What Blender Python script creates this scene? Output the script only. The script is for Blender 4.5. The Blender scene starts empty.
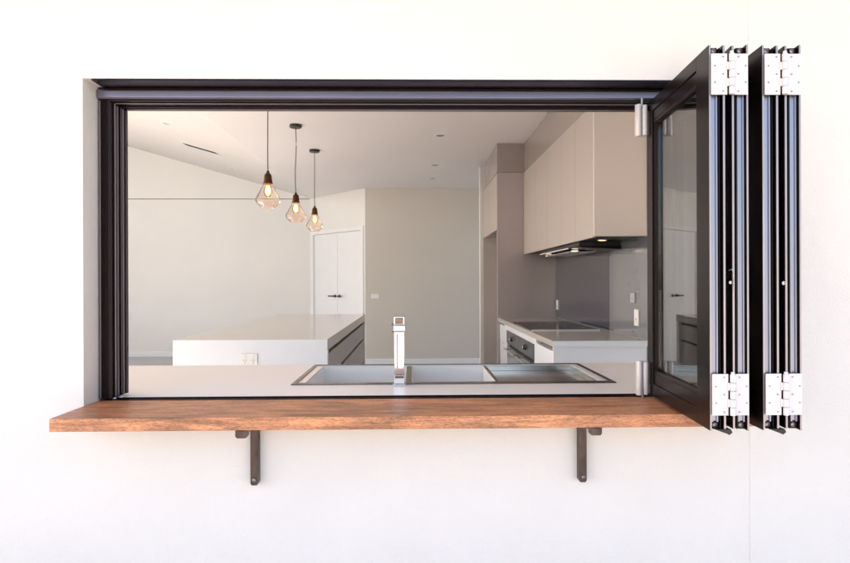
import bpy, bmesh, math, random
from math import radians, sin, cos, pi
from mathutils import Matrix, Vector
random.seed(4)
S = bpy.context.scene
C = S.collection

# ------------------------------------------------------------------ camera, sky, sun, exposure
cam = bpy.data.cameras.new('camera'); cam_o = bpy.data.objects.new('camera', cam); C.objects.link(cam_o)
cam.sensor_width = 36; cam.lens = 24.99; cam.clip_start = .05; cam.clip_end = 2000
cam_o.matrix_world = (Matrix.Translation((0, -1.85, 1.28)) @ Matrix.Rotation(radians(-1.07), 4, 'Z')
                      @ Matrix.Rotation(pi/2, 4, 'X') @ Matrix.Rotation(radians(-.2), 4, 'Z'))
S.camera = cam_o
SUN_EL, SUN_ROT = radians(36), radians(-78)
w = bpy.data.worlds.new('World'); S.world = w; w.use_nodes = True
wn = w.node_tree; wn.nodes.clear()
sky = wn.nodes.new('ShaderNodeTexSky'); sky.sky_type = 'NISHITA'; sky.sun_disc = False
sky.sun_elevation = SUN_EL; sky.sun_rotation = SUN_ROT; sky.dust_density = 2.0; sky.air_density = 1.0; sky.ozone_density = 1.0
bg = wn.nodes.new('ShaderNodeBackground'); bg.inputs[1].default_value = .13
wo = wn.nodes.new('ShaderNodeOutputWorld')
wn.links.new(sky.outputs[0], bg.inputs[0]); wn.links.new(bg.outputs[0], wo.inputs[0])
sun = bpy.data.lights.new('sun', 'SUN'); sun.energy = 4.5; sun.angle = radians(.5); sun.color = (1, .955, .90)
sun_o = bpy.data.objects.new('sun', sun); C.objects.link(sun_o)
sd = Vector((sin(SUN_ROT)*cos(SUN_EL), cos(SUN_ROT)*cos(SUN_EL), sin(SUN_EL)))
sun_o.rotation_euler = sd.to_track_quat('Z', 'Y').to_euler(); sun_o.location = (-12, 2, 9)
S.view_settings.view_transform = 'Standard'; S.view_settings.look = 'None'
S.view_settings.gamma = 1; S.view_settings.use_curve_mapping = False
S.view_settings.exposure = 2.26
S.view_settings.use_white_balance = True; S.view_settings.white_balance_temperature = 7220; S.view_settings.white_balance_tint = 15
S.render.engine = 'CYCLES'
S.cycles.use_denoising = True
S.cycles.max_bounces = 12; S.cycles.diffuse_bounces = 7; S.cycles.glossy_bounces = 5
S.cycles.transparent_max_bounces = 24; S.cycles.transmission_bounces = 6
S.cycles.caustics_reflective = False; S.cycles.caustics_refractive = False
S.cycles.sample_clamp_indirect = 8

# ------------------------------------------------------------------ materials
def mat(name, col, rough=.5, metal=0, spec=.5, coat=0, noise=0, nscale=20, bump=0, bscale=200, rvar=0, stretch=(1,1,1)):
    m = bpy.data.materials.new(name); m.use_nodes = True; nt = m.node_tree; n = nt.nodes; l = nt.links
    b = n['Principled BSDF']
    b.inputs['Base Color'].default_value = (*col, 1); b.inputs['Roughness'].default_value = rough
    b.inputs['Metallic'].default_value = metal; b.inputs['Specular IOR Level'].default_value = spec
    b.inputs['Coat Weight'].default_value = coat; b.inputs['Coat Roughness'].default_value = .1
    tc = n.new('ShaderNodeTexCoord'); mp = n.new('ShaderNodeMapping'); mp.inputs['Scale'].default_value = stretch
    l.new(tc.outputs['Object'], mp.inputs[0])
    if noise:
        t = n.new('ShaderNodeTexNoise'); t.inputs['Scale'].default_value = nscale; t.inputs['Detail'].default_value = 6
        l.new(mp.outputs[0], t.inputs[0])
        r = n.new('ShaderNodeMapRange'); r.inputs[1].default_value = .3; r.inputs[2].default_value = .7
        r.inputs[3].default_value = 1-noise; r.inputs[4].default_value = 1+noise
        l.new(t.outputs[0], r.inputs[0])
        mx = n.new('ShaderNodeVectorMath'); mx.operation = 'SCALE'; mx.inputs[0].default_value = col
        l.new(r.outputs[0], mx.inputs['Scale']); l.new(mx.outputs[0], b.inputs['Base Color'])
    if rvar:
        t2 = n.new('ShaderNodeTexNoise'); t2.inputs['Scale'].default_value = nscale*.6; t2.inputs['Detail'].default_value = 4
        l.new(mp.outputs[0], t2.inputs[0])
        r2 = n.new('ShaderNodeMapRange'); r2.inputs[1].default_value = .3; r2.inputs[2].default_value = .7
        r2.inputs[3].default_value = max(.02, rough-rvar); r2.inputs[4].default_value = rough+rvar
        l.new(t2.outputs[0], r2.inputs[0]); l.new(r2.outputs[0], b.inputs['Roughness'])
    if bump:
        t3 = n.new('ShaderNodeTexNoise'); t3.inputs['Scale'].default_value = bscale; t3.inputs['Detail'].default_value = 3
        l.new(mp.outputs[0], t3.inputs[0])
        bp = n.new('ShaderNodeBump'); bp.inputs['Strength'].default_value = bump; bp.inputs['Distance'].default_value = .002
        l.new(t3.outputs[0], bp.inputs['Height']); l.new(bp.outputs[0], b.inputs['Normal'])
    return m

def glass(name, tint=(1,1,1), rough=.0, base=.04, power=1.0):
    m = bpy.data.materials.new(name); m.use_nodes = True; nt = m.node_tree; n = nt.nodes; l = nt.links; n.clear()
    o = n.new('ShaderNodeOutputMaterial'); mx = n.new('ShaderNodeMixShader')
    t = n.new('ShaderNodeBsdfTransparent'); t.inputs[0].default_value = (*tint, 1)
    g = n.new('ShaderNodeBsdfGlossy'); g.inputs['Roughness'].default_value = rough
    f = n.new('ShaderNodeLayerWeight'); f.inputs[0].default_value = .12
    mt = n.new('ShaderNodeMath'); mt.operation = 'MULTIPLY_ADD'; mt.inputs[1].default_value = power; mt.inputs[2].default_value = base-.04
    mt.use_clamp = True
    l.new(f.outputs[0], mt.inputs[0]); l.new(mt.outputs[0], mx.inputs[0]); l.new(t.outputs[0], mx.inputs[1]); l.new(g.outputs[0], mx.inputs[2])
    l.new(mx.outputs[0], o.inputs[0]); return m

def emit(name, col, s):
    m = bpy.data.materials.new(name); m.use_nodes = True; n = m.node_tree.nodes; n.clear()
    o = n.new('ShaderNodeOutputMaterial'); e = n.new('ShaderNodeEmission'); e.inputs[0].default_value = (*col, 1); e.inputs[1].default_value = s
    m.node_tree.links.new(e.outputs[0], o.inputs[0]); return m

def timber(name, dark, light, rough, along='X'):
    m = bpy.data.materials.new(name); m.use_nodes = True; nt = m.node_tree; n = nt.nodes; l = nt.links
    b = n['Principled BSDF']; b.inputs['Roughness'].default_value = rough
    tc = n.new('ShaderNodeTexCoord'); mp = n.new('ShaderNodeMapping')
    mp.inputs['Scale'].default_value = (2.2, 30, 30) if along == 'X' else (26, 1.2, 26)
    l.new(tc.outputs['Object'], mp.inputs[0])
    a = n.new('ShaderNodeTexNoise'); a.inputs['Scale'].default_value = 2.2; a.inputs['Detail'].default_value = 8; a.inputs['Roughness'].default_value = .62; a.inputs['Distortion'].default_value = .9
    l.new(mp.outputs[0], a.inputs[0])
    mp2 = n.new('ShaderNodeMapping'); mp2.inputs['Scale'].default_value = (30, 260, 260) if along == 'X' else (260, 30, 260)
    l.new(tc.outputs['Object'], mp2.inputs[0])
    f = n.new('ShaderNodeTexNoise'); f.inputs['Scale'].default_value = 1.6; f.inputs['Detail'].default_value = 3
    l.new(mp2.outputs[0], f.inputs[0])
    mx = n.new('ShaderNodeMath'); mx.operation = 'MULTIPLY_ADD'; mx.inputs[1].default_value = .6
    l.new(f.outputs[0], mx.inputs[0]); l.new(a.outputs[0], mx.inputs[2])
    cr = n.new('ShaderNodeValToRGB'); cr.color_ramp.elements[0].position = .46; cr.color_ramp.elements[0].color = (*dark, 1)
    cr.color_ramp.elements[1].position = .92; cr.color_ramp.elements[1].color = (*light, 1)
    e = cr.color_ramp.elements.new(.72); e.color = (*[(p*.45+q*.55) for p, q in zip(dark, light)], 1)
    l.new(mx.outputs[0], cr.inputs[0]); 
    pn = n.new('ShaderNodeTexNoise'); pn.inputs['Scale'].default_value = 1.0; pn.inputs['Detail'].default_value = 1
    mp3 = n.new('ShaderNodeMapping'); mp3.inputs['Scale'].default_value = (120, 700, 700); l.new(tc.outputs['Object'], mp3.inputs[0]); l.new(mp3.outputs[0], pn.inputs[0])
    pr = n.new('ShaderNodeMapRange'); pr.inputs[1].default_value = .30; pr.inputs[2].default_value = .46; pr.inputs[3].default_value = .45; pr.inputs[4].default_value = 1
    l.new(pn.outputs[0], pr.inputs[0])
    pt = n.new('ShaderNodeTexNoise'); pt.inputs['Scale'].default_value = 1.0; pt.inputs['Detail'].default_value = 5; pt.inputs['Distortion'].default_value = 1.5
    mp4 = n.new('ShaderNodeMapping'); mp4.inputs['Scale'].default_value = (4, 16, 16); l.new(tc.outputs['Object'], mp4.inputs[0]); l.new(mp4.outputs[0], pt.inputs[0])
    pq = n.new('ShaderNodeMapRange'); pq.inputs[1].default_value = .32; pq.inputs[2].default_value = .62; pq.inputs[3].default_value = .58; pq.inputs[4].default_value = 1.08
    l.new(pt.outputs[0], pq.inputs[0])
    mm = n.new('ShaderNodeMath'); mm.operation = 'MULTIPLY'; l.new(pr.outputs[0], mm.inputs[0]); l.new(pq.outputs[0], mm.inputs[1])
    vm = n.new('ShaderNodeVectorMath'); vm.operation = 'SCALE'; l.new(cr.outputs[0], vm.inputs[0]); l.new(mm.outputs[0], vm.inputs['Scale'])
    l.new(vm.outputs[0], b.inputs['Base Color'])
    bp = n.new('ShaderNodeBump'); bp.inputs['Strength'].default_value = .25; bp.inputs['Distance'].default_value = .001
    l.new(f.outputs[0], bp.inputs['Height']); l.new(bp.outputs[0], b.inputs['Normal'])
    return m

M = {}
M['render'] = mat('white_render', (.705, .672, .642), .9, noise=.022, nscale=3.5, bump=.9, bscale=150)
M['render_soffit'] = mat('soffit_paint', (.72, .66, .60), .8, noise=.02, nscale=3)
M['wall'] = mat('interior_wall_paint', (.77, .775, .76), .75, noise=.02, nscale=1.5, bump=.1, bscale=300)
M['wall_warm'] = mat('far_wall_paint', (.60, .575, .53), .75, noise=.02, nscale=1.5, bump=.1, bscale=300)
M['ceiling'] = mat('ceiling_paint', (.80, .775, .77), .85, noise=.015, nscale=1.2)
M['raked'] = mat('ceiling_paint_dimmed', (.68, .665, .655), .85, noise=.015, nscale=1.2)  # ceiling paint darkened: weaker light on the slope put into its colour
M['white'] = mat('white_satin_paint', (.80, .82, .84), .4, noise=.01, nscale=5)
M['gloss_white'] = mat('white_laminate', (.74, .785, .85), .3, noise=.012, nscale=6)
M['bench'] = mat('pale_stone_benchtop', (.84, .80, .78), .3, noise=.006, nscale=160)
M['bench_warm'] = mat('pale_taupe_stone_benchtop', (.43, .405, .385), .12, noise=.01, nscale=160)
M['taupe'] = mat('taupe_satin_board', (.465, .42, .40), .3, noise=.03, nscale=70)
M['taupe_window_lit'] = mat('taupe_board_window_light', (.66, .60, .57), .45, noise=.01, nscale=70)  # window light falling on the end panel put into a paler taupe
M['taupe_dark'] = mat('brown_taupe_board', (.33, .295, .285), .25, noise=.05, nscale=90, coat=.35)
M['drawer'] = mat('grey_drawer_board', (.40, .39, .40), .35, noise=.03, nscale=40)
M['shadow'] = mat('black_recess', (.03, .028, .028), .6, noise=.1)
M['tall_board'] = mat('taupe_tall_board_bluish_sheen', (.42, .375, .38), .2, noise=.05, nscale=90, coat=.6)  # lighter copy of taupe_dark, with the panel's bluish reflection in its colour
M['frame'] = mat('dark_bronze_powdercoat', (.006, .003, .0028), .25, spec=.16)
M['frame_dusty'] = mat('dusty_bronze_aluminium', (.013, .007, .008), .34, spec=.22, metal=0, noise=.2, nscale=9, rvar=.03, stretch=(.8, 1, .8))
M['alu'] = mat('bronze_anodised_channel', (.26, .27, .33), .34, metal=.85, noise=.03, nscale=12, rvar=.02, stretch=(6, 6, .2))
M['alu_dark'] = mat('bronze_anodised_face', (.20, .19, .25), .3, metal=.85, noise=.12, nscale=5, rvar=.04, stretch=(.5, 2, 2))
M['edge'] = mat('pale_aluminium_edge', (.34, .30, .31), .4, metal=.7, noise=.08, nscale=20, stretch=(1, 1, .3))  # paler than the frame, for thin lines along its edges
M['hinge'] = mat('white_powdercoat_hinge', (.60, .575, .57), .35, noise=.02, nscale=60)
M['seal'] = mat('black_rubber_seal', (.012, .012, .014), .55, noise=.2)
M['pale_seal'] = mat('pale_weather_seal', (.86, .83, .78), .6, noise=.05)
M['screw'] = mat('steel_screw', (.28, .26, .25), .35, metal=.9, noise=.1)
M['chrome'] = mat('polished_chrome', (.74, .73, .72), .07, metal=1, noise=.02, nscale=40)
M['steel'] = mat('brushed_stainless_steel', (.93, .925, .92), .3, metal=.45, noise=.025, nscale=3, stretch=(1, 1, 6))
M['steel_dull'] = mat('stainless_steel_brown_reflection', (.50, .47, .45), .2, metal=1, noise=.12, nscale=2, stretch=(1, 6, 1))  # brown reflection in the drainer put into a darker steel colour
M['steel_rim'] = mat('steel_dark_reflection', (.15, .12, .10), .2, metal=1, noise=.3, nscale=18, stretch=(1, 6, 6))  # steel with its dark reflections put into the base colour
M['glass'] = glass('window_glass', (.95, .965, .955), base=.38, power=.5)
M['shade_glass'] = glass('clear_lamp_glass', (1, .93, .86), rough=.08, base=.12, power=.8)
M['bulb_glass'] = glass('bulb_glass', (1, .80, .58), base=.05)
M['filament'] = emit('glowing_filament', (1, .52, .2), 42)
M['bulb_glow'] = emit('warm_bulb_glow', (1, .40, .13), 4.2)
M['copper'] = mat('aged_copper_holder', (.085, .036, .018), .32, metal=.8, noise=.25, nscale=50)
M['cord'] = mat('grey_fabric_cord', (.10, .11, .10), .8, noise=.3, nscale=400)
M['black'] = mat('black_satin_metal', (.018, .017, .017), .4, noise=.15)
M['cooktop'] = mat('black_ceramic_glass', (.010, .012, .019), .12, spec=.02)
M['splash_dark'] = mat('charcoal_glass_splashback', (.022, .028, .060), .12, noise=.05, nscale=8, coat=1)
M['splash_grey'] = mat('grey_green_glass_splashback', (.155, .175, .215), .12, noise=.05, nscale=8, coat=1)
M['oven_glass'] = mat('black_oven_glass', (.02, .021, .028), .08, noise=.1, coat=.6)
M['oven_panel'] = mat('dark_steel_oven_panel', (.085, .10, .12), .28, metal=.6, noise=.1)
M['plastic'] = mat('white_plastic', (.80, .80, .80), .3, noise=.01)
M['grey_plastic'] = mat('pale_grey_plastic', (.42, .44, .46), .35, noise=.02)
M['dark_lens'] = mat('dark_reflector', (.10, .09, .085), .3, noise=.1)
M['lamp_on'] = emit('lit_warm_downlight', (1, .62, .3), 1.6)
M['lamp_white'] = emit('lit_rangehood_lamp', (1, .88, .7), .5)
M['bracket'] = mat('patina_steel', (.065, .048, .042), .34, metal=.8, noise=.4, nscale=22, rvar=.1, stretch=(2, 2, .7))
M['sill'] = timber('oiled_red_hardwood', (.14, .045, .020), (.72, .30, .14), .42)
M['floor'] = mat('grey_floor_tile', (.44, .45, .46), .35, noise=.06, nscale=3)
M['paving'] = mat('warm_concrete_paving', (.50, .455, .41), .8, noise=.08, nscale=2, bump=.3, bscale=60)
M['low_bounce'] = mat('dark_low_bounce_ground', (.20, .175, .155), .7, noise=.15, nscale=3, stretch=(.3, 6, 1))  # kept dark so little sunlight bounces up to the raked ceiling
M['ground'] = mat('pale_gravel', (.42, .395, .36), .95, noise=.2, nscale=.6)

# ------------------------------------------------------------------ mesh helpers
class B:
    """collects shapes; all coordinates are world metres, mat_ optional matrix applied to every added shape"""
    def __init__(s, mx=None): s.bm = bmesh.new(); s.mx = mx or Matrix.Identity(4)
    def _v(s, p): return s.bm.verts.new(s.mx @ Vector(p))
    def box(s, x0, x1, y0, y1, z0, z1):
        if x0 > x1: x0, x1 = x1, x0
        if y0 > y1: y0, y1 = y1, y0
        if z0 > z1: z0, z1 = z1, z0
        v = [s._v(p) for p in ((x0,y0,z0),(x1,y0,z0),(x1,y1,z0),(x0,y1,z0),(x0,y0,z1),(x1,y0,z1),(x1,y1,z1),(x0,y1,z1))]
        for f in ((0,3,2,1),(4,5,6,7),(0,1,5,4),(1,2,6,5),(2,3,7,6),(3,0,4,7)): s.bm.faces.new([v[i] for i in f])
        return s
    def prism(s, pts, axis, a, b):
        """polygon pts extruded along axis from a to b"""
        def P(p, t): return {'X': (t, p[0], p[1]), 'Y': (p[0], t, p[1]), 'Z': (p[0], p[1], t)}[axis]
        lo = [s._v(P(p, a)) for p in pts]; hi = [s._v(P(p, b)) for p in pts]; n = len(pts)
        s.bm.faces.new(lo); s.bm.faces.new(hi[::-1])
        for i in range(n): s.bm.faces.new((lo[i], lo[(i+1) % n], hi[(i+1) % n], hi[i]))
        return s
    def ring(s, o, i, axis, a, b):
        """rectangular slab o=(u0,u1,v0,v1) with rectangular hole i, from a to b along axis"""
        def P(u, v, t): return {'X': (t, u, v), 'Y': (u, t, v), 'Z': (u, v, t)}[axis]
        def R(r, t): return [s._v(P(*q, t)) for q in ((r[0], r[2]), (r[1], r[2]), (r[1], r[3]), (r[0], r[3]))]
        oa, ob, ia, ib = R(o, a), R(o, b), R(i, a), R(i, b)
        for k in range(4):
            j = (k+1) % 4
            s.bm.faces.new((oa[k], oa[j], ia[j], ia[k])); s.bm.faces.new((ob[j], ob[k], ib[k], ib[j]))
            s.bm.faces.new((oa[j], oa[k], ob[k], ob[j])); s.bm.faces.new((ia[k], ia[j], ib[j], ib[k]))
        return s
    def lathe(s, prof, cx, cy, seg=24, axis='Z', base=0, rot=0):
        """prof = [(r, t)], t along axis"""
        rings = []
        for r, t in prof:
            rg = []
            for k in range(seg):
                a = rot + 2*pi*k/seg
                c, d = r*cos(a), r*sin(a)
                p = {'Z': (cx+c, cy+d, base+t), 'Y': (cx+c, base+t, cy+d), 'X': (base+t, cx+c, cy+d)}[axis]
                rg.append(s._v(p))
            rings.append(rg)
        for A, Bq in zip(rings, rings[1:]):
            for k in range(seg):
                j = (k+1) % seg
                s.bm.faces.new((A[k], A[j], Bq[j], Bq[k]))
        if prof[0][0] > 1e-6: s.bm.faces.new(rings[0][::-1])
        if prof[-1][0] > 1e-6: s.bm.faces.new(rings[-1])
        return s
    def tube(s, pts, r, seg=8):
        pts = [Vector(p) for p in pts]; rings = []
        for i, p in enumerate(pts):
            d = (pts[min(i+1, len(pts)-1)] - pts[max(i-1, 0)]).normalized()
            u = d.cross(Vector((0, 0, 1)))
            if u.length < .01: u = d.cross(Vector((0, 1, 0)))
            u.normalize(); v = d.cross(u)
            rings.append([s._v(p + u*r*cos(2*pi*k/seg) + v*r*sin(2*pi*k/seg)) for k in range(seg)])
        for A, Bq in zip(rings, rings[1:]):
            for k in range(seg):
                j = (k+1) % seg
                s.bm.faces.new((A[k], A[j], Bq[j], Bq[k]))
        s.bm.faces.new(rings[0][::-1]); s.bm.faces.new(rings[-1]); return s

def root_loc(o):
    while o is not None and o.parent: o = o.parent
    return o.location.copy() if o else Vector((0, 0, 0))

def obj(name, b, m, parent=None, bev=0, smooth=False, origin=None):
    off = root_loc(parent) if parent else Vector(origin or (0, 0, 0))
    bmesh.ops.remove_doubles(b.bm, verts=b.bm.verts, dist=1e-6)
    bmesh.ops.recalc_face_normals(b.bm, faces=b.bm.faces)
    bmesh.ops.translate(b.bm, verts=b.bm.verts, vec=-off)
    me = bpy.data.meshes.new(name); b.bm.to_mesh(me); b.bm.free()
    me.materials.append(m)
    o = bpy.data.objects.new(name, me); C.objects.link(o)
    if parent: o.parent = parent
    else: o.location = off
    if smooth:
        for p in me.polygons: p.use_smooth = True
        es = o.modifiers.new('edges', 'EDGE_SPLIT'); es.split_angle = radians(35)
    if bev:
        md = o.modifiers.new('bevel', 'BEVEL'); md.width = bev; md.segments = 2; md.limit_method = 'ANGLE'; md.harden_normals = False
    return o

def tag(o, label=None, cat=None, group=None, kind=None):
    if label: o['label'] = label
    if cat: o['category'] = cat
    if group: o['group'] = group
    if kind: o['kind'] = kind
    return o

def thing(name, label, cat, loc, group=None):
    o = bpy.data.objects.new(name, None); C.objects.link(o); o.location = loc; o.empty_display_size = .1
    return tag(o, label, cat, group)

def copy_tree(o, loc, label):
    r = o.copy(); C.objects.link(r); r.location = loc; r['label'] = label
    def rec(src, dst):
        for ch in list(src.children):
            c = ch.copy(); C.objects.link(c); c.parent = dst; rec(ch, c)
    rec(o, r); return r

# ------------------------------------------------------------------ setting: ground, floor, ceilings
tag(obj('gravel_ground', B().box(-60, 60, -90, 60, -.30, -.12), M['ground']), kind='structure')
tag(obj('patio_paving', B().box(-14, 10, -9, 0, -.115, -.02), M['paving']), kind='structure')
tag(obj('unseen_side_ground', B().box(-14, -6.6, .004, 10, -.115, -.02), M['low_bounce']), kind='structure')  # out of view; made dark to cut light bounced indoors
tag(obj('floor', B().box(-6.6, 2.6, .2, 8.45, -.1, 0), M['floor']), kind='structure')
tag(obj('ceiling', B().box(-1.79, 2.6, .2, 8.45, 2.72, 2.80), M['ceiling']), kind='structure')
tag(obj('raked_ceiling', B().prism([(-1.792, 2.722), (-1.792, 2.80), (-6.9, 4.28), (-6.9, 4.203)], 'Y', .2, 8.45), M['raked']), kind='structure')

# ------------------------------------------------------------------ walls
RX, RZ = 1.026, 1.914
ew = thing('exterior_wall', 'white rendered outside wall with the wide window opening cut into it', 'wall', (0, .1, 0))
obj('wall_face', B().ring((-6.9, 1.058, -.1, 2.95), (-RX, RX, .86, RZ), 'Y', 0, .2), M['render'], ew)
obj('wall_face', B().box(1.062, 6, 0, .2, -.1, 2.95), M['render'], ew)
obj('control_joint', B().box(1.058, 1.062, .0012, .19, -.1, 2.95), M['render'], ew)
for nm, lab, b in (
    ('inside_lining_wall', 'upper inside lining above the window under the sloping ceiling', B().prism([(-6.9, 2.96), (-1.8, 2.96), (-6.9, 4.2)], 'Y', .02, .19)),
):
    tag(obj(nm, b, M['wall'], origin=(0, .1, 2.9)), lab, 'wall')
fw = thing('gable_wall', 'pale wall at the far left below the sloping ceiling with a dark line across it', 'wall', (-4, 8.45, 0))
obj('lower_wall', B().box(-6.9, -1.80, 8.4, 8.5, 0, 2.711), M['wall'], fw)
obj('upper_wall', B().prism([(-6.9, 2.722), (-1.79, 2.722), (-6.9, 4.2)], 'Y', 8.4, 8.5), M['wall'], fw)
obj('shadow_line', B().box(-6.9, -1.80, 8.42, 8.5, 2.711, 2.722), M['shadow'], fw)
obj('skirting', B().box(-6.9, -1.84, 8.385, 8.4, 0, .09), M['white'], fw, bev=.003)
# angled wall holding the double doors; local frame: u along the wall from far left to near right
A0, A1 = Vector((-1.80, 8.40, 0)), Vector((-.75, 7.262, 0))
AL = (A1-A0).length; ang = math.atan2(A1.y-A0.y, A1.x-A0.x)
AM = Matrix.Translation(A0) @ Matrix.Rotation(ang, 4, 'Z')      # +u along wall, -v towards the viewer
aw = thing('angled_wall', 'short pale wall set at an angle around the white double doors', 'wall', (-1.25, 7.9, 0))
DU0, DU1 = .075, 1.495
obj('wall_panel', B(AM).ring((0, AL, 0, 2.72), (DU0+.03, DU1-.03, .0, 2.10), 'Y', 0, .1), M['wall'], aw)
tw = thing('far_wall', 'taupe far wall in the middle between the double doors and the tall cabinets', 'wall', (.3, 7.3, 0))
obj('wall_panel', B().box(-.75, 2.6, 7.262, 7.36, 0, 2.72), M['wall_warm'], tw)
obj('skirting', B().box(-.745, 2.6, 7.247, 7.262, 0, .09), M['white'], tw, bev=.003)
sw = tag(obj('side_wall', B().box(1.49, 1.59, .2, 5.67, 0, 2.72), M['wall'], origin=(1.54, 3, 0)), 'right hand kitchen wall behind the splashbacks and cupboards', 'wall')
nw = tag(obj('end_wall', B().box(.835, 1.489, 5.575, 5.67, 0, 2.72), M['wall'], origin=(1.16, 5.6, 0)), 'narrow wall end just past the fridge space, running floor to ceiling', 'wall')
tag(obj('passage_wall', B().box(2.6, 2.7, 5.67, 7.36, 0, 2.72), M['wall'], origin=(2.65, 6.5, 0)), 'wall closing the passage beyond the kitchen', 'wall')
lo = thing('added_light_opening', 'unseen open frame added on the left to let daylight into the room', 'added opening frame', (-6.85, 4, 0))  # out of view, side left open so sky and sun light the interior
obj('frame_head', B().box(-6.9, -6.8, .2, 6.3, 2.55, 2.65), M['frame'], lo)
for y in (.2, 3.2, 6.2): obj('frame_post', B().box(-6.9, -6.8, y, y+.1, 0, 4.15), M['frame'], lo)
tag(obj('sun_block_wall', B().box(-6.9, -6.8, 6.31, 8.4, 0, 4.15), M['wall'], origin=(-6.85, 7.4, 0)), 'unseen wall part on the left, added to keep sun off the far floor', 'wall')  # solid part out of view, added to block sun from the far floor
pr_ = thing('added_shade_eave', 'unseen pale flat eave added to dim light on the outside wall', 'roof', (0, -.5, 2.75))  # eave out of view, added to shade the outside wall
obj('soffit', B().box(-6.9, 6, -1.1, -.002, 2.62, 2.72), M['render_soffit'], pr_)
obj('fascia', B().box(-6.9, 6, -.99, -.95, 2.56, 2.78), M['frame'], pr_)

# ------------------------------------------------------------------ bifold window
bw = thing('bifold_window', 'dark bronze framed servery window folded open into a stack of sashes at the right', 'window', (0, .13, .9))
HB = 1.872
obj('head_flashing', B().box(-1.0, 1.02, .001, .079, 1.9085, 1.9125), M['frame'], bw)
b = B().box(-1.02, 1.02, .081, .18, HB, 1.912)
for y0, y1, dz in ((.083, .087, .004), (.104, .108, .007), (.120, .1225, .006), (.140, .144, .007), (.172, .18, .008)):
    b.box(-.9825, .9825, y0, y1, HB-dz, HB)
obj('head_track', b, M['frame_dusty'], bw, bev=.0006)
obj('head_lip', B().box(-.972, .972, .1695, .1717, HB-.0085, HB-.0035), M['edge'], bw)
obj('head_lip', B().box(-.98, .98, .1015, .1037, HB-.0068, HB-.0048), M['edge'], bw)
obj('head_face', B().prism([(.0795, 1.9065), (.0745, 1.900), (.0745, 1.880), (.0795, 1.8745)], 'X', -1.022, 1.022), M['alu_dark'], bw, bev=.0008)
def jamb(s):
    b = B().box(s*1.02, s*.983, .082, .18, .903, HB-.001)
    for y0, y1, dx in ((.082, .086, .003), (.098, .102, .009), (.121, .1235, .006), (.139, .143, .008), (.171, .18, .009)):
        b.box(s*.983, s*(.983-dx), y0, y1, .905, HB-.0085)
    return b
for s in (-1, 1):
    j = obj('jamb', jamb(s), M['frame_dusty'], bw, bev=.0006)
    obj('weather_strip', B().box(s*.983, s*.9728, .1105, .1135, .91, HB-.012), M['edge'], j)
    obj('weather_strip', B().box(s*.983, s*.9705, .1445, .147, .91, HB-.012), M['edge'], j)
    for yy, xa, xb in ((.0972, .9775, .9740), (.1205, .9800, .9765), (.1382, .9780, .9752), (.1702, .9770, .9740)):
        obj('fin_edge', B().box(s*xa, s*xb, yy, yy+.0008, .91, HB-.009), M['edge'], j)
    obj('weather_strip', B().box(s*.9738, s*.9728, .1725, .1785, .91, HB-.009), M['alu_dark'], j)
    obj('weather_strip', B().box(s*1.0165, s*1.014, .0790, .0815, .906, HB-.003), M['edge'], j)
    obj('jamb_face', B().box(s*1.012, s*.992, .0795, .0818, .906, HB-.003), M['frame'], j, bev=.0006)
b = B().box(-1.02, 1.02, .081, .1255, .8885, .8965)
b.box(-1.02, 1.02, .083, .087, .8965, .9005); b.box(-1.02, 1.02, .118, .122, .8965, .9005)
obj('bottom_track', b, M['frame'], bw, bev=.0005)
# silicone beads at the foot of the left jamb
b = B()
for k in range(9):
    b.lathe([(0, 0), (.006+.002*random.random(), .001), (.004, .004), (0, .006)], -1.014+k*.0058, .094+random.random()*.03, 8, base=.9003)
obj('silicone_bead', b, M['hinge'], bw, smooth=True)

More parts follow.
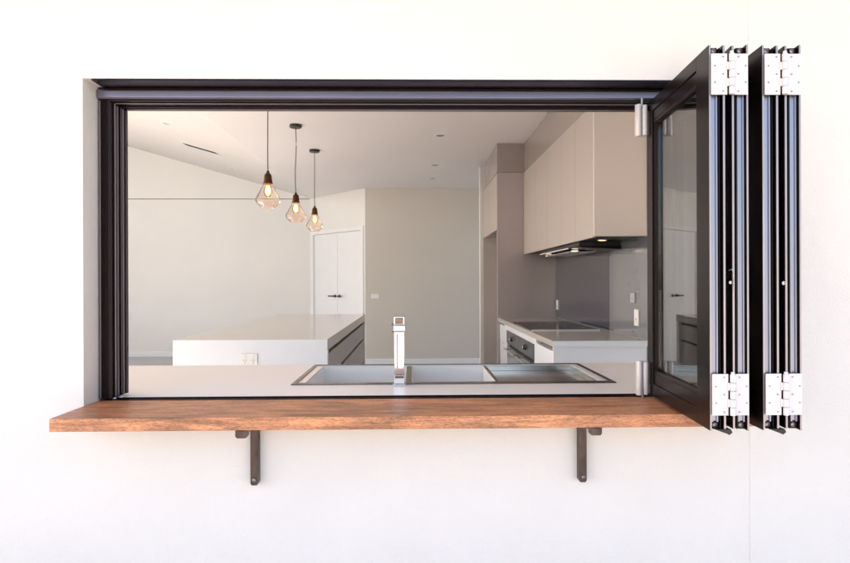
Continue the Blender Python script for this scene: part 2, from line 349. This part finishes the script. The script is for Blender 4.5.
SL, ST, SZ0, SZ1 = .488, .040, .909, 1.862
def sash(back, near, flip):
    """back, near: left-hand bottom corners in plan. flip: which side the channel fin lies"""
    d = Vector((near[0]-back[0], near[1]-back[1], 0)); L = d.length; d.normalize()
    side = Vector((-d.y, d.x, 0))
    if side.x < 0: side = -side
    mx = Matrix(((d.x, side.x, 0, back[0]), (d.y, side.y, 0, back[1]), (0, 0, 1, 0), (0, 0, 0, 1)))
    T = ST; F = lambda v: (T - v) if flip else v
    nb = .078; bb = .052; rt = .066; rb = .074
    b = B(mx)
    # near stile: two flanges and a web, leaving a channel open towards the viewer
    b.box(L-nb, L, F(0), F(.0055), SZ0, SZ1)
    b.box(L-nb, L-.001, F(T-.0065), F(T), SZ0+.004, SZ1-.001)
    b.box(L-nb, L-.024, F(.0055), F(T-.0065), SZ0+.003, SZ1-.002)
    b.box(L-.024, L-.004, F(.0262), F(.0285), SZ0+.003, SZ1-.006)
    # back stile
    b.box(0, bb, .0, T, SZ0, SZ1)
    fr = obj('sash', b, M['frame'], bw, bev=.0008)
    b = B(mx)
    for z0, z1 in ((SZ1-rt, SZ1), (SZ0, SZ0+rb)):
        top = z1 == SZ1
        b.box(bb, L-nb, .0, T, z0+(.030 if top else 0), z1-(0 if top else .034))
        b.box(bb, L-nb, .004, T-.004, z0+(0.0 if top else .04), z1-(.036 if top else 0))
        b.box(bb, L-nb, .007, T-.007, z0+.028, z1-.028)
    obj('rail', b, M['frame'], fr, bev=.0008)
    b = B(mx)
    zi0, zi1 = SZ0+rb, SZ1-rt
    for (o, i, v0, v1) in (((bb, L-nb, zi0, zi1), (bb+.009, L-nb-.009, zi0+.009, zi1-.009), .006, .016),
                           ((bb, L-nb, zi0, zi1), (bb+.009, L-nb-.009, zi0+.009, zi1-.009), .0245, .034)):
        b.ring(o, i, 'Y', v0, v1)
    obj('glazing_bead', b, M['frame_dusty'], fr)
    if back[0] > .8: obj('edge_seal', B(mx).box(-.010, .006, -.006, -.0003, SZ0+.02, SZ1-.02), M['pale_seal'], fr)
    obj('glass_pane', B(mx).box(bb+.003, L-nb-.003, .0175, .0225, zi0+.003, zi1-.003), M['glass'], fr)
    b = B(mx)
    b.box(L-.0235, L-.010, F(.0062), F(.0255), SZ0+.022, SZ1-.022)
    b.box(L-.010, L-.0065, F(.0075), F(.0115), SZ0+.02, SZ1-.03)
    b.box(L-.010, L-.0065, F(.0195), F(.0235), SZ0+.02, SZ1-.03)
    obj('edge_channel', b, M['alu'], fr, bev=.0006)
    b = B(mx)
    b.box(L, L+.0012, F(.0008), F(.0048), SZ0+.001, SZ1-.001)
    b.box(L-.001, L+.0008, F(T-.0057), F(T-.0012), SZ0+.005, SZ1-.002)
    obj('edge_trim', b, M['edge'], fr)
    for z in (SZ1-.0115, SZ0+.0115):
        obj('corner_block', B(mx).box(L-.0238, L-.012, F(.0062), F(.0255), z-.010, z+.0085), M['frame_dusty'], fr, bev=.0006)
        b = B(mx).lathe([(.0058, 0), (.0058, .003), (.003, .0045), (.0018, .0018)], F(.0160), z, 14, axis='X', base=L-.0119)
        obj('screw', b, M['screw'], fr, smooth=True)
    return fr, mx, L
D, mD, LD = sash((.771, .086), (.7295, -.405), False)
Cc, mC, LC = sash((.838, .086), (.7865, -.405), True)
Bb, mB, LB = sash((.896, .086), (.8625, -.405), False)
A_, mA, LA = sash((.962, .086), (.9185, -.405), True)
def hinge_pair(x0, x1, xk, y, z0, z1, par):
    b = B(); b.box(x0, xk-.0092, y-.003, y, z0, z1); b.box(xk+.004, x1, y-.003, y, z0, z1)
    h = obj('hinge', b, M['hinge'], par, bev=.0007)
    b = B(); n = 5; dz = (z1-z0)/n
    for k in range(n):
        e = .006 if (k % 2 == 0) else .0048
        b.lathe([(.0052, 0), (.0066, .0012), (.0066, dz-.0018), (.0052, dz-.0006)], xk, y-.006, 16, base=z0+k*dz)
        if k % 2 == 0: b.box(xk, xk+.012, y-.0052, y-.0028, z0+k*dz+.0005, z0+(k+1)*dz-.001)
        else: b.box(xk-.012, xk, y-.0052, y-.0028, z0+k*dz+.0005, z0+(k+1)*dz-.001)
    b.lathe([(.0045, 0), (.0045, .006)], xk, y-.006, 12, base=z1-.001)
    obj('hinge_knuckle', b, M['hinge'], h, smooth=True)
    b = B(); H = z1-z0
    for xx, zz in ((x0+.009, .3), (x0+.009, .7), (x0+.029, .08), (x0+.029, .5), (x0+.029, .92), (x1-.006, .3), (x1-.006, .7), (x1-.024, .08), (x1-.024, .5), (x1-.024, .92)):
        if xx < xk-.004 or xx > xk+.006: b.lathe([(.0021, 0), (.0021, .0012), (.001, .0006)], xx, z0+H*zz, 10, axis='Y', base=y-.0042)
    obj('hinge_screw', b, M['screw'], h)
for x0, x1, xk, par in ((.7325, .8235, .7815, D), (.8655, .9555, .9135, Bb)):
    hinge_pair(x0, x1, xk, -.4105, 1.737, 1.838, par)
    hinge_pair(x0, x1, xk, -.4105, .948, 1.050, par)
# carrier hinges at the free back corner of the first sash
for z0, z1 in ((1.752, 1.858), (.905, 1.018)):
    b = B(); b.box(.7285, .7655, .074, .078, z0, z1)
    b.lathe([(.0075, 0), (.0085, .002), (.0085, z1-z0-.004), (.0075, z1-z0-.002)], .7375, .068, 18, base=z0+.001)
    b.lathe([(.0075, 0), (.0085, .002), (.0085, z1-z0-.010), (.0075, z1-z0-.008)], .7565, .066, 18, base=z0+.004)
    h = obj('carrier_hinge', b, M['hinge'], D, smooth=True)
    obj('carrier_pin', B().lathe([(.004, 0), (.004, .03)], .7470, .066, 10, base=(z1-.012 if z0 > 1.2 else z0-.006)), M['screw'], h, smooth=True)
# seals hanging under the sashes, latch pieces
for x, par in ((.762, D), (.896, Bb)):
    obj('bottom_seal', B().prism([(x-.02, .9125), (x+.018, .913), (x+.022, .905), (x+.014, .899), (x+.008, .902)], 'Y', -.41, -.30), M['seal'], par)
b = B(); b.tube([(.7795, -.404, 1.305), (.7835, -.410, 1.308), (.7855, -.412, 1.30), (.7855, -.412, 1.248)], .0011, 6)
b.lathe([(.004, 0), (.004, .004)], .7805, 1.275, 10, axis='Y', base=-.409)
obj('latch', b, M['chrome'], D, smooth=True)
b = B(); b.lathe([(.0045, 0), (.0045, .005), (.002, .006)], .9115, 1.273, 12, axis='Y', base=-.412); b.lathe([(.003, 0), (.003, .006)], .9165, 1.273, 12, axis='Y', base=-.412)
obj('latch', b, M['chrome'], Bb, smooth=True)

# ------------------------------------------------------------------ timber servery shelf with brackets
sh = thing('servery_shelf', 'reddish hardwood shelf running below the open window, held by two steel brackets', 'shelf', (0, -.05, .86))
obj('board', B().box(-1.0255, 1.0255, -.175, .0805, .861, .898), M['sill'], sh, bev=.0018)
for x, lab in ((-.493, None), (.5225, None)):
    s = 1 if x > 0 else -1
    b = B()
    b.prism([(x-.012, .661), (x-.008, .655), (x+.008, .655), (x+.012, .661), (x+.012, .8605), (x-.012, .8605)], 'Y', -.028, -.0005)
    br = obj('bracket', b, M['bracket'], sh, bev=.0012)
    b = B(); b.prism([(-.0285, .8605), (-.0285, .832), (-.155, .842), (-.158, .8605)], 'X', x-.0045, x+.0045)
    b.prism([(x-.017, .8605), (x-.017, .841), (x-.0125, .8355), (x+.0125, .8355), (x+.017, .841), (x+.017, .8605)], 'Y', -.163, -.140)
    b.box(x-.011, x+.011, -.163, -.0285, .8555, .8605)
    obj('bracket_arm', b, M['bracket'], br, bev=.001)
    for z in (.672, .850):
        obj('screw', B().lathe([(.0062, 0), (.0055, -.0028), (.003, -.0042), (.0022, -.0022)], x, z, 14, axis='Y', base=-.0285), M['screw'], br, smooth=True)

# ------------------------------------------------------------------ window bench, sink, tap
SX0, SX1, SY0, SY1 = -.455, .752, .33, .848
nb_ = thing('window_bench', 'pale stone kitchen bench running along the inside of the open window', 'kitchen bench', (0, .5, 0))
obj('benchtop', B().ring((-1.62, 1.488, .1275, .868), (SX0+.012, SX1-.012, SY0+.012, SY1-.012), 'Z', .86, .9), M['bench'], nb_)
obj('cabinet', B().ring((-1.60, 1.486, .21, .845), (SX0+.002, SX1-.002, SY0+.002, SY1-.002), 'Z', .10, .8595), M['gloss_white'], nb_)
sk = thing('kitchen_sink', 'stainless steel double bowl sink with a drainer, set into the window bench', 'sink', (.15, .59, .9))
rim = obj('rim', B().ring((SX0, SX1, SY0, SY1), (SX0+.016, SX1-.016, SY0+.036, SY1-.014), 'Z', .9003, .9035), M['steel_rim'], sk, bev=.001)
def bowl(x0, x1, y0, y1, z1, depth, t=.0025):
    b = B()
    o = (x0, x1, y0, y1); i = (x0+t, x1-t, y0+t, y1-t)
    b.ring(o, i, 'Z', z1-depth, z1); b.box(x0, x1, y0, y1, z1-depth-t, z1-depth-.0002)
    return b
X1b, X2b = -.022, .318
obj('inner_deck', B().ring((SX0+.0145, SX1-.0145, SY0+.0145, SY1-.0145), (SX0+.045, SX1-.045, SY0+.040, SY1-.024), 'Z', .8965, .9), M['steel'], sk, bev=.001)
obj('bowl', bowl(SX0+.045, X1b-.012, SY0+.038, SY1-.024, .896, .19), M['steel'], sk)
obj('bowl', bowl(X1b+.012, X2b-.006, SY0+.038, SY1-.024, .896, .19), M['steel'], sk)
obj('divider', B().box(X1b-.0118, X1b+.0118, SY0+.038, SY1-.024, .885, .8985), M['steel_rim'], sk, bev=.002)
obj('divider', B().box(X2b-.0058, X2b+.0058, SY0+.038, SY1-.024, .87, .8985), M['steel_rim'], sk, bev=.002)
b = bowl(X2b+.006, SX1-.045, SY0+.038, SY1-.024, .896, .022)
obj('drainer', b, M['steel_dull'], sk, bev=.0008)
for xx in ((SX0+X1b)/2+.01, (X1b+X2b)/2):
    obj('waste', B().lathe([(.04, 0), (.04, .003), (.03, .004), (.0, .001)], xx, .6, 24, base=.7065), M['chrome'], sk, smooth=True)
TX, TY = -.0545, .318
tp = thing('sink_tap', 'square chrome mixer tap standing upright in front of the sink', 'tap', (TX, TY, .9))
obj('base_plate', B().box(TX-.0235, TX+.0235, TY-.0225, TY+.0235, .9005, .9065), M['chrome'], tp, bev=.0012)
obj('body', B().box(TX-.0185, TX+.0185, TY-.0185, TY+.0185, .9066, 1.098), M['chrome'], tp, bev=.0025)
obj('collar', B().box(TX-.0215, TX+.0215, TY-.021, TY+.021, 1.0985, 1.1205), M['chrome'], tp, bev=.003)
sp = obj('spout', B().box(TX-.0195, TX+.0195, TY-.019, TY+.20, 1.121, 1.152), M['chrome'], tp, bev=.0025)
obj('nozzle', B().lathe([(.012, 0), (.012, -.012)], TX, TY+.18, 16, base=1.121), M['chrome'], sp, smooth=True)
obj('spout_dark_reflection', B().box(TX-.0150, TX+.0150, TY-.0202, TY-.0192, 1.1245, 1.1485), M['steel_rim'], sp)  # dark reflection on the spout end, drawn as a thin plate
obj('lever', B().box(TX-.0285, TX-.0218, TY-.012, TY+.055, 1.094, 1.125), M['steel_rim'], tp, bev=.0015)
obj('dark_reflection_line', B().box(TX-.0088, TX-.0048, TY-.0197, TY-.0187, .965, 1.090), M['steel_rim'], tp, bev=.0004)  # reflection streak on the chrome body, drawn as a dark strip
b = B()
xs = TX-.0115
for wd, hh in ((.0035, .003), (.003, .0038), (.0028, .003), (.0028, .003), (.0042, .0034), (.003, .003)):
    b.box(xs, xs+wd, TY-.0192, TY-.0186, .9405, .9405+hh); xs += wd+.0007
obj('maker_mark', b, M['black'], tp)

# ------------------------------------------------------------------ island
IX0, IX1, IY0, IY1 = -1.590, -.574, 2.068, 5.09
isl = thing('island_bench', 'long white kitchen island with grey drawers along its right side', 'kitchen island', ((IX0+IX1)/2, (IY0+IY1)/2, 0))
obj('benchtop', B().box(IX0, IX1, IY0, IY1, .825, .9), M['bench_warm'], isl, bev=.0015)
obj('end_panel', B().box(IX0+.001, IX1-.001, IY0+.0015, IY0+.05, 0, .8245), M['gloss_white'], isl, bev=.001)
obj('end_face', B().box(IX0+.0005, IX1-.0005, IY0-.0025, IY0-.0002, .0, .8992), M['gloss_white'], isl)
obj('end_panel', B().box(IX0+.001, IX1-.001, IY1-.10, IY1-.002, 0, .8245), M['gloss_white'], isl, bev=.001)
obj('cabinet', B().box(IX0+.01, IX1-.04, IY0+.051, IY1-.101, .1, .8245), M['shadow'], isl)
n = 3; dy = (IY1-.105-IY0-.055)/n
for k in range(n):
    y0 = IY0+.055+k*dy
    for z0, z1 in ((.635, .795), (.37, .61), (.105, .345)):
        obj('drawer_front', B().box(IX1-.0395, IX1-.006, y0+.0015, y0+dy-.0015, z0, z1), M['drawer'], isl, bev=.001)
def outlet(name, label, x, y, z, w_, h_, facing, kind='double', m=None, group=None):
    o = thing(name, label, 'power outlet' if kind != 'switch' else 'light switch', (x, y, z), group)
    m = m or M['plastic']
    def bx(u0, u1, v0, v1, t0, t1):
        if facing == 'Y': return B().box(x+u0, x+u1, y-t1, y-t0, z+v0, z+v1)
        return B().box(x-t1, x-t0, y+u0, y+u1, z+v0, z+v1)
    obj('cover_plate', bx(-w_/2, w_/2, -h_/2, h_/2, .0005, .009), m, o, bev=.0015)
    n = 2 if kind == 'double' else 1
    for k in range(n):
        c = (k-.5)*w_*.5 if n == 2 else 0
        obj('rocker', bx(c-.006, c+.006, h_*.16, h_*.36, .0092, .012), m, o, bev=.0008)
        if kind != 'switch':
            for du, dv, a in ((-.0075, -.004, .5), (.0075, -.004, -.5), (0, -.019, 0)):
                mx = None
                u, v = c+du, -h_*.05+dv
                if facing == 'Y': mx = Matrix.Translation((x+u, y-.0095, z+v)) @ Matrix.Rotation(a, 4, 'Y')
                else: mx = Matrix.Translation((x-.0095, y+u, z+v)) @ Matrix.Rotation(a, 4, 'X')
                obj('pin_slot', B(mx).box(-.0012, .0012, -.0012, .0012, -.0045, .0045), M['screw'], o)
    return o
outlet('power_outlet', 'white double power outlet on the end face of the island', -1.088, IY0-.0025, .773, .108, .072, 'Y')

# ------------------------------------------------------------------ cooking side
cb = thing('cooking_bench', 'pale bench along the right wall carrying the cooktop, with ovens built in below', 'kitchen bench', (1.18, 3.1, 0))
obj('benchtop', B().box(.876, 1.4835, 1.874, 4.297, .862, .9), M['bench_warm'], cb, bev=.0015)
obj('end_panel', B().box(.8845, 1.4835, 1.885, 1.905, 0, .8615), M['gloss_white'], cb, bev=.001)
obj('benchtop_edge', B().box(.8765, 1.483, 1.8715, 1.8738, .8625, .8992), M['gloss_white'], cb)
obj('cabinet', B().ring((1.906, 4.296, .10, .861), (2.54, 3.822, .13, .809), 'X', .93, 1.48), M['gloss_white'], cb)
obj('oven_surround', B().ring((2.462, 3.99, .10, .8612), (2.538, 3.824, .13, .8095), 'X', .8965, .9295), M['gloss_white'], cb, bev=.0008)
obj('drawer_front', B().box(.896, .929, 1.9075, 2.458, .10, .826), M['gloss_white'], cb, bev=.001)
obj('drawer_front', B().box(.896, .929, 3.994, 4.294, .66, .835), M['gloss_white'], cb, bev=.001)
obj('cabinet_door', B().box(.896, .929, 3.994, 4.294, .10, .655), M['gloss_white'], cb, bev=.001)
obj('finger_pull', B().box(.9285, .9299, 1.907, 2.459, .828, .8612), M['shadow'], cb)
for y0, lab in ((2.5405, 'built-in oven nearer the window with round control knob'), (3.1825, 'built-in oven farther from the window beside the narrow drawer')):
    ov = thing('built_in_oven', lab, 'oven', (.93, y0+.318, .13), 'ovens side by side under the bench')
    y1 = y0+.637
    obj('oven_body', B().box(.925, 1.40, y0, y1, .131, .808), M['black'], ov)
    obj('control_panel', B().box(.8905, .9245, y0, y1, .693, .808), M['oven_panel'], ov, bev=.001)
    dr = obj('oven_door', B().box(.8945, .9245, y0, y1, .131, .665), M['oven_glass'], ov, bev=.0015)
    b = B()
    b.tube([(.862, y0+.03, .637), (.862, y1-.03, .637)], .0085, 12)
    for yy in (y0+.07, y1-.07): b.tube([(.8943, yy, .637), (.862, yy, .637)], .007, 10)
    obj('handle', b, M['chrome'], dr, smooth=True)
    yc = (y0+y1)/2
    obj('knob', B().lathe([(.026, 0), (.024, -.006), (.018, -.008), (.017, -.022), (0, -.023)], yc+.0, .752, 24, axis='X', base=.8903), M['steel_rim'], ov, smooth=True)
    obj('knob', B().lathe([(.012, -.0232), (.010, -.0245), (0, -.0247)], yc, .752, 16, axis='X', base=.8903), M['plastic'], ov)
ct = thing('cooktop', 'black glass cooktop with a bright front trim, flush on the side bench', 'cooktop', (1.16, 3.1, .9))
obj('glass_top', B().box(.912, 1.43, 2.668, 3.575, .9004, .9055), M['cooktop'], ct, bev=.001)
obj('edge_trim', B().box(.900, 1.43, 2.655, 2.6675, .9004, .9072), M['steel'], ct, bev=.0008)
for (cx, cy, r) in ((1.05, 2.9, .09), (1.30, 2.9, .075), (1.17, 3.13, .11), (1.05, 3.38, .075), (1.30, 3.38, .09)):
    b = B(); n_ = 40; vs = []
    for k in range(n_):
        a = 2*pi*k/n_; vs.append((b._v((cx+r*cos(a), cy+r*sin(a), .9058)), b._v((cx+(r-.0015)*cos(a), cy+(r-.0015)*sin(a), .9058))))
    for k in range(n_): b.bm.faces.new((vs[k][0], vs[(k+1) % n_][0], vs[(k+1) % n_][1], vs[k][1]))
    obj('zone_marking', b, M['grey_plastic'], ct)
for k_ in ('splash_dark', 'splash_grey'): M[k_].node_tree.nodes['Principled BSDF'].inputs['Coat IOR'].default_value = 2.0
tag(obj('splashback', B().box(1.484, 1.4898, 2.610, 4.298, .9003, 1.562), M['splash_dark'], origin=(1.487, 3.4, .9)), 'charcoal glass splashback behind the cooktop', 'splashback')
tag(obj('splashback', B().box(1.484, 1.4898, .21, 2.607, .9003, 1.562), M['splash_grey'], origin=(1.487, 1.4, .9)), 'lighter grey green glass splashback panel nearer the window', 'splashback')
outlet('power_outlet', 'white outlet low on the charcoal splashback next to the tall cabinet', 1.484, 4.215, 1.035, .072, .10, 'X', 'single')
outlet('power_outlet', 'large white outlet on the grey green splashback above the bench end', 1.484, 2.045, 1.035, .075, .11, 'X', 'single')
outlet('power_outlet', 'pale grey outlet higher up on the grey green splashback', 1.484, 2.115, 1.165, .075, .065, 'X', 'single', M['grey_plastic'])

# overhead cabinets and bulkhead
oc = thing('overhead_cabinets', 'row of taupe overhead cupboards above the cooktop with an end panel lightened for window light', 'cupboard', (1.32, 3.1, 1.565))
obj('cabinet', B().box(1.172, 1.488, 1.912, 4.297, 1.5655, 2.415), M['taupe'], oc)
obj('end_panel', B().box(1.150, 1.488, 1.890, 1.9115, 1.5655, 2.415), M['taupe_window_lit'], oc, bev=.001)
ys = [1.914, 2.33, 2.72, 3.21, 3.69, 4.295]
for a, c in zip(ys, ys[1:]):
    obj('cupboard_door', B().box(1.150, 1.1705, a+.0025, c-.0025, 1.560, 2.412), M['taupe'], oc, bev=.0012)
obj('underside', B().box(1.173, 1.486, 1.914, 4.294, 1.5635, 1.5653), M['black'], oc)
bk = thing('bulkhead', 'taupe boxed bulkhead filling the gap between the cupboards and the ceiling', 'bulkhead', (1.3, 3.5, 2.42))
obj('bulkhead_face', B().box(1.156, 1.488, 1.89, 4.2955, 2.4165, 2.7195), M['taupe_dark'], bk)
obj('bulkhead_face', B().box(.873, 1.488, 4.2965, 5.27, 2.4185, 2.7195), M['taupe_dark'], bk)
rh = thing('rangehood', 'black slimline rangehood under the overhead cupboards above the cooktop', 'rangehood', (1.32, 3.1, 1.56))
obj('housing', B().box(1.185, 1.475, 2.36, 3.56, 1.530, 1.5632), M['black'], rh, bev=.002)
obj('visor', B().prism([(1.175, 1.529), (1.175, 1.522), (1.475, 1.506), (1.475, 1.529)], 'Y', 2.34, 3.60), M['cooktop'], rh, bev=.001)
obj('visor_trim', B().box(1.168, 1.1745, 2.60, 3.60, 1.5215, 1.531), M['steel'], rh, bev=.0008)
for k in range(2): obj('filter', B().box(1.20, 1.40, 2.68+k*.44, 3.08+k*.44, 1.5035, 1.5065), M['steel'], rh)
obj('lamp', B().lathe([(.026, 0), (.026, .003)], 1.235, 2.66, 20, base=1.509), M['lamp_white'], rh)
obj('lamp', B().lathe([(.026, 0), (.026, .003)], 1.235, 3.54, 20, base=1.509), M['lamp_white'], rh)
for y, lab in ((2.2, 'lit warm spotlight under the overhead cupboards closest to the window'), (3.95, 'lit warm spotlight under the overhead cupboards next to the tall cabinet')):
    l_ = thing('cupboard_spotlight', lab, 'spotlight', (1.30, y, 1.56), 'spotlights under the overhead cupboards')
    obj('trim_ring', B().lathe([(.034, 0), (.034, -.004), (.026, -.005), (.026, 0)], 1.30, y, 24, base=1.5633), M['steel'], l_, smooth=True)
    obj('lamp', B().lathe([(.0255, 0), (.0255, -.003)], 1.30, y, 20, base=1.5631), M['lamp_on'], l_)

# tall cabinet and fridge space
tc_ = thing('tall_cabinet', 'tall brown taupe cabinet with an open fridge space and a cupboard above it', 'cabinet', (1.18, 4.9, 0))
obj('side_panel', B().box(.873, 1.489, 4.300, 4.335, 0, 2.416), M['tall_board'], tc_, bev=.001)
obj('far_side_panel', B().box(.872, 1.489, 5.54, 5.558, 0, 2.416), M['taupe'], tc_, bev=.001)
obj('upper_cupboard', B().box(.895, 1.488, 4.336, 5.539, 1.825, 2.415), M['taupe_dark'], tc_)
for y0, y1 in ((4.337, 4.936), (4.939, 5.538)):
    obj('cupboard_door', B().box(.874, .8945, y0, y1, 1.822, 2.413), M['taupe'], tc_, bev=.001)

# ------------------------------------------------------------------ double doors on the angled wall
dd = thing('double_doors', 'pair of closed white doors with dark lever handles in the angled wall', 'door', (-1.25, 7.88, 0))
obj('architrave', B(AM).ring((DU0-.02, DU1+.02, -.2, 2.15), (DU0+.045, DU1-.045, -.25, 2.085), 'Y', -.018, -.0005), M['white'], dd, bev=.002)
obj('door_lining', B(AM).ring((DU0+.031, DU1-.031, 0, 2.099), (DU0+.048, DU1-.048, -.1, 2.082), 'Y', .001, .098), M['white'], dd)
mid = (DU0+DU1)/2
for u0, u1, s in ((DU0+.05, mid-.003, 1), (mid+.003, DU1-.05, -1)):
    dl = obj('door_leaf', B(AM).box(u0, u1, .018, .055, .01, 2.079), M['white'], dd, bev=.002)
    hu = (u1-.055) if s == 1 else (u0+.055)
    b = B(AM)
    b.lathe([(.026, .0178), (.026, .010), (.012, .008), (.012, -.035)], hu, 1.045, 18, axis='Y', base=0)
    b.tube([(hu, -.035, 1.045), (hu-s*.125, -.036, 1.045)], .010, 10)
    obj('handle', b, M['black'], dl, smooth=True)
outlet('light_switch', 'small white light switch on the taupe far wall beside the double doors', -.603, 7.262, 1.058, .12, .075, 'Y', 'switch')

# ------------------------------------------------------------------ ceiling fittings
for (y, lab) in ((3.967, 'recessed ceiling downlight nearest the window'), (5.441, 'middle recessed ceiling downlight of the row of three'), (6.397, 'recessed ceiling downlight farthest from the window')):
    dl = thing('ceiling_downlight', lab, 'downlight', (.263, y, 2.72), 'recessed downlights in the flat ceiling')
    obj('trim_ring', B().lathe([(.058, 0), (.058, -.003), (.048, -.006), (.040, 0)], .263, y, 28, base=2.7198), M['white'], dl, smooth=True)
    obj('lens', B().lathe([(.0405, 0), (.0405, -.0025)], .263, y, 24, base=2.7198), M['dark_lens'], dl)
sl = -.29
def on_rake(x): return 2.722 - (x+1.792)*.29
vt = thing('air_vent', 'narrow dark linear air vent on the sloping ceiling', 'air vent', (-2.75, 6.0, on_rake(-2.75)))
def rk(x, y):
    return Matrix.Translation((x, y, on_rake(x))) @ Matrix.Rotation(math.atan(.29), 4, 'Y')
VM = rk(-2.72, 5.75)
obj('vent_frame', B(VM).ring((-.24, .24, -.115, .115), (-.22, .22, -.095, .095), 'Z', -.006, -.0005), M['white'], vt)
obj('vent_slot', B(VM).box(-.22, .22, -.095, .095, -.0035, -.0008), M['shadow'], vt)
for x, y, lab in ((-2.62, 4.45, 'faint round downlight on the sloping ceiling, left of the air vent'), (-2.72, 7.05, 'faint round downlight on the sloping ceiling, beyond the air vent')):
    dl = thing('ceiling_downlight', lab, 'downlight', (x, y, on_rake(x)), 'downlights in the sloping ceiling')
    mx = rk(x, y)
    obj('trim_ring', B(mx).lathe([(.058, 0), (.058, -.003), (.048, -.006), (.040, 0)], 0, 0, 28, base=-.0004), M['white'], dl, smooth=True)
    obj('lens', B(mx).lathe([(.0405, 0), (.0405, -.0025)], 0, 0, 24, base=-.0004), M['dark_lens'], dl)

# ------------------------------------------------------------------ pendants
PX = -1.081
def pendant(y, z, label, wob):
    """z = height of the bottom of the glass"""
    p = thing('pendant_light', label, 'pendant light', (PX, y, 2.72), 'pendant lights over the island')
    obj('canopy', B().lathe([(.0, 0), (.056, 0), (.056, -.020), (.050, -.026), (0, -.026)], PX, y, 28, base=2.7197), M['black'], p, smooth=True)
    zt = z+.272
    n = 14; pts = []
    for k in range(n+1):
        t = k/n; pts.append((PX+wob*sin(t*pi*2)*(1-t*.3), y, 2.6935+(zt-2.6935)*t))
    obj('cord', B().tube(pts, .0042, 8), M['cord'], p, smooth=True)
    hd = obj('holder', B().lathe([(0, .002), (.010, .0), (.012, -.014), (.024, -.026), (.027, -.034), (.032, -.080), (.036, -.088), (.036, -.094), (.0, -.094)], PX, y, 24, base=zt), M['copper'], p, smooth=True)
    # faceted clear glass, narrow at the holder, widest low down, tucked in at the foot
    prof = [(.030, .180), (.036, .170), (.0905, .066), (.0930, .056), (.084, .034), (.050, .0)]
    b = B(); seg = 12; rot = pi/12
    rings = []
    for r, t in prof:
        rings.append([b._v((PX+r*cos(rot+2*pi*k/seg), y+r*sin(rot+2*pi*k/seg), z+t)) for k in range(seg)])
    for A, Q in zip(rings, rings[1:]):
        for k in range(seg): b.bm.faces.new((A[k], A[(k+1) % seg], Q[(k+1) % seg], Q[k]))
    sd_ = obj('glass_shade', b, M['shade_glass'], p)
    for r, t, rr in ((.0931, .056, .0010), (.0502, .0, .0020), (.0842, .034, .0010)):
        b = B(); ring_pts = [(PX+r*cos(rot+2*pi*k/seg), y+r*sin(rot+2*pi*k/seg), z+t) for k in range(seg)]
        for k in range(seg): b.tube([ring_pts[k], ring_pts[(k+1) % seg]], rr, 6)
        obj('glass_edge', b, M['glass_rim'], sd_)
    bb = obj('bulb', B().lathe([(.013, .0), (.016, -.010), (.028, -.040), (.032, -.062), (.026, -.086), (.012, -.098), (0, -.101)], PX, y, 20, base=zt-.0945), M['bulb_glass'], p, smooth=True)
    b = B()
    for k in range(6):
        a = 2*pi*k/6
        b.tube([(PX+.011*cos(a), y+.011*sin(a), zt-.118), (PX+.008*cos(a+.5), y+.008*sin(a+.5), zt-.165)], .0016, 6)
    obj('filament', b, M['filament'], bb)
    obj('bulb_core', B().lathe([(.0, 0), (.010, -.004), (.019, -.03), (.020, -.05), (.010, -.070), (0, -.075)], PX, y, 16, base=zt-.108), M['bulb_glow'], bb, smooth=True)
    return p
M['glass_rim'] = mat('thick_glass_edge', (.85, .72, .62), .1, noise=.02)
pendant(2.55, 1.832, 'pendant light with faceted clear glass, nearest the window and hanging lowest in view', .001)
pendant(3.584, 1.828, 'middle pendant light of the three over the island, with a slightly wavy cord', .006)
pendant(4.613, 1.836, 'pendant light farthest from the window, in front of the double doors', .001)
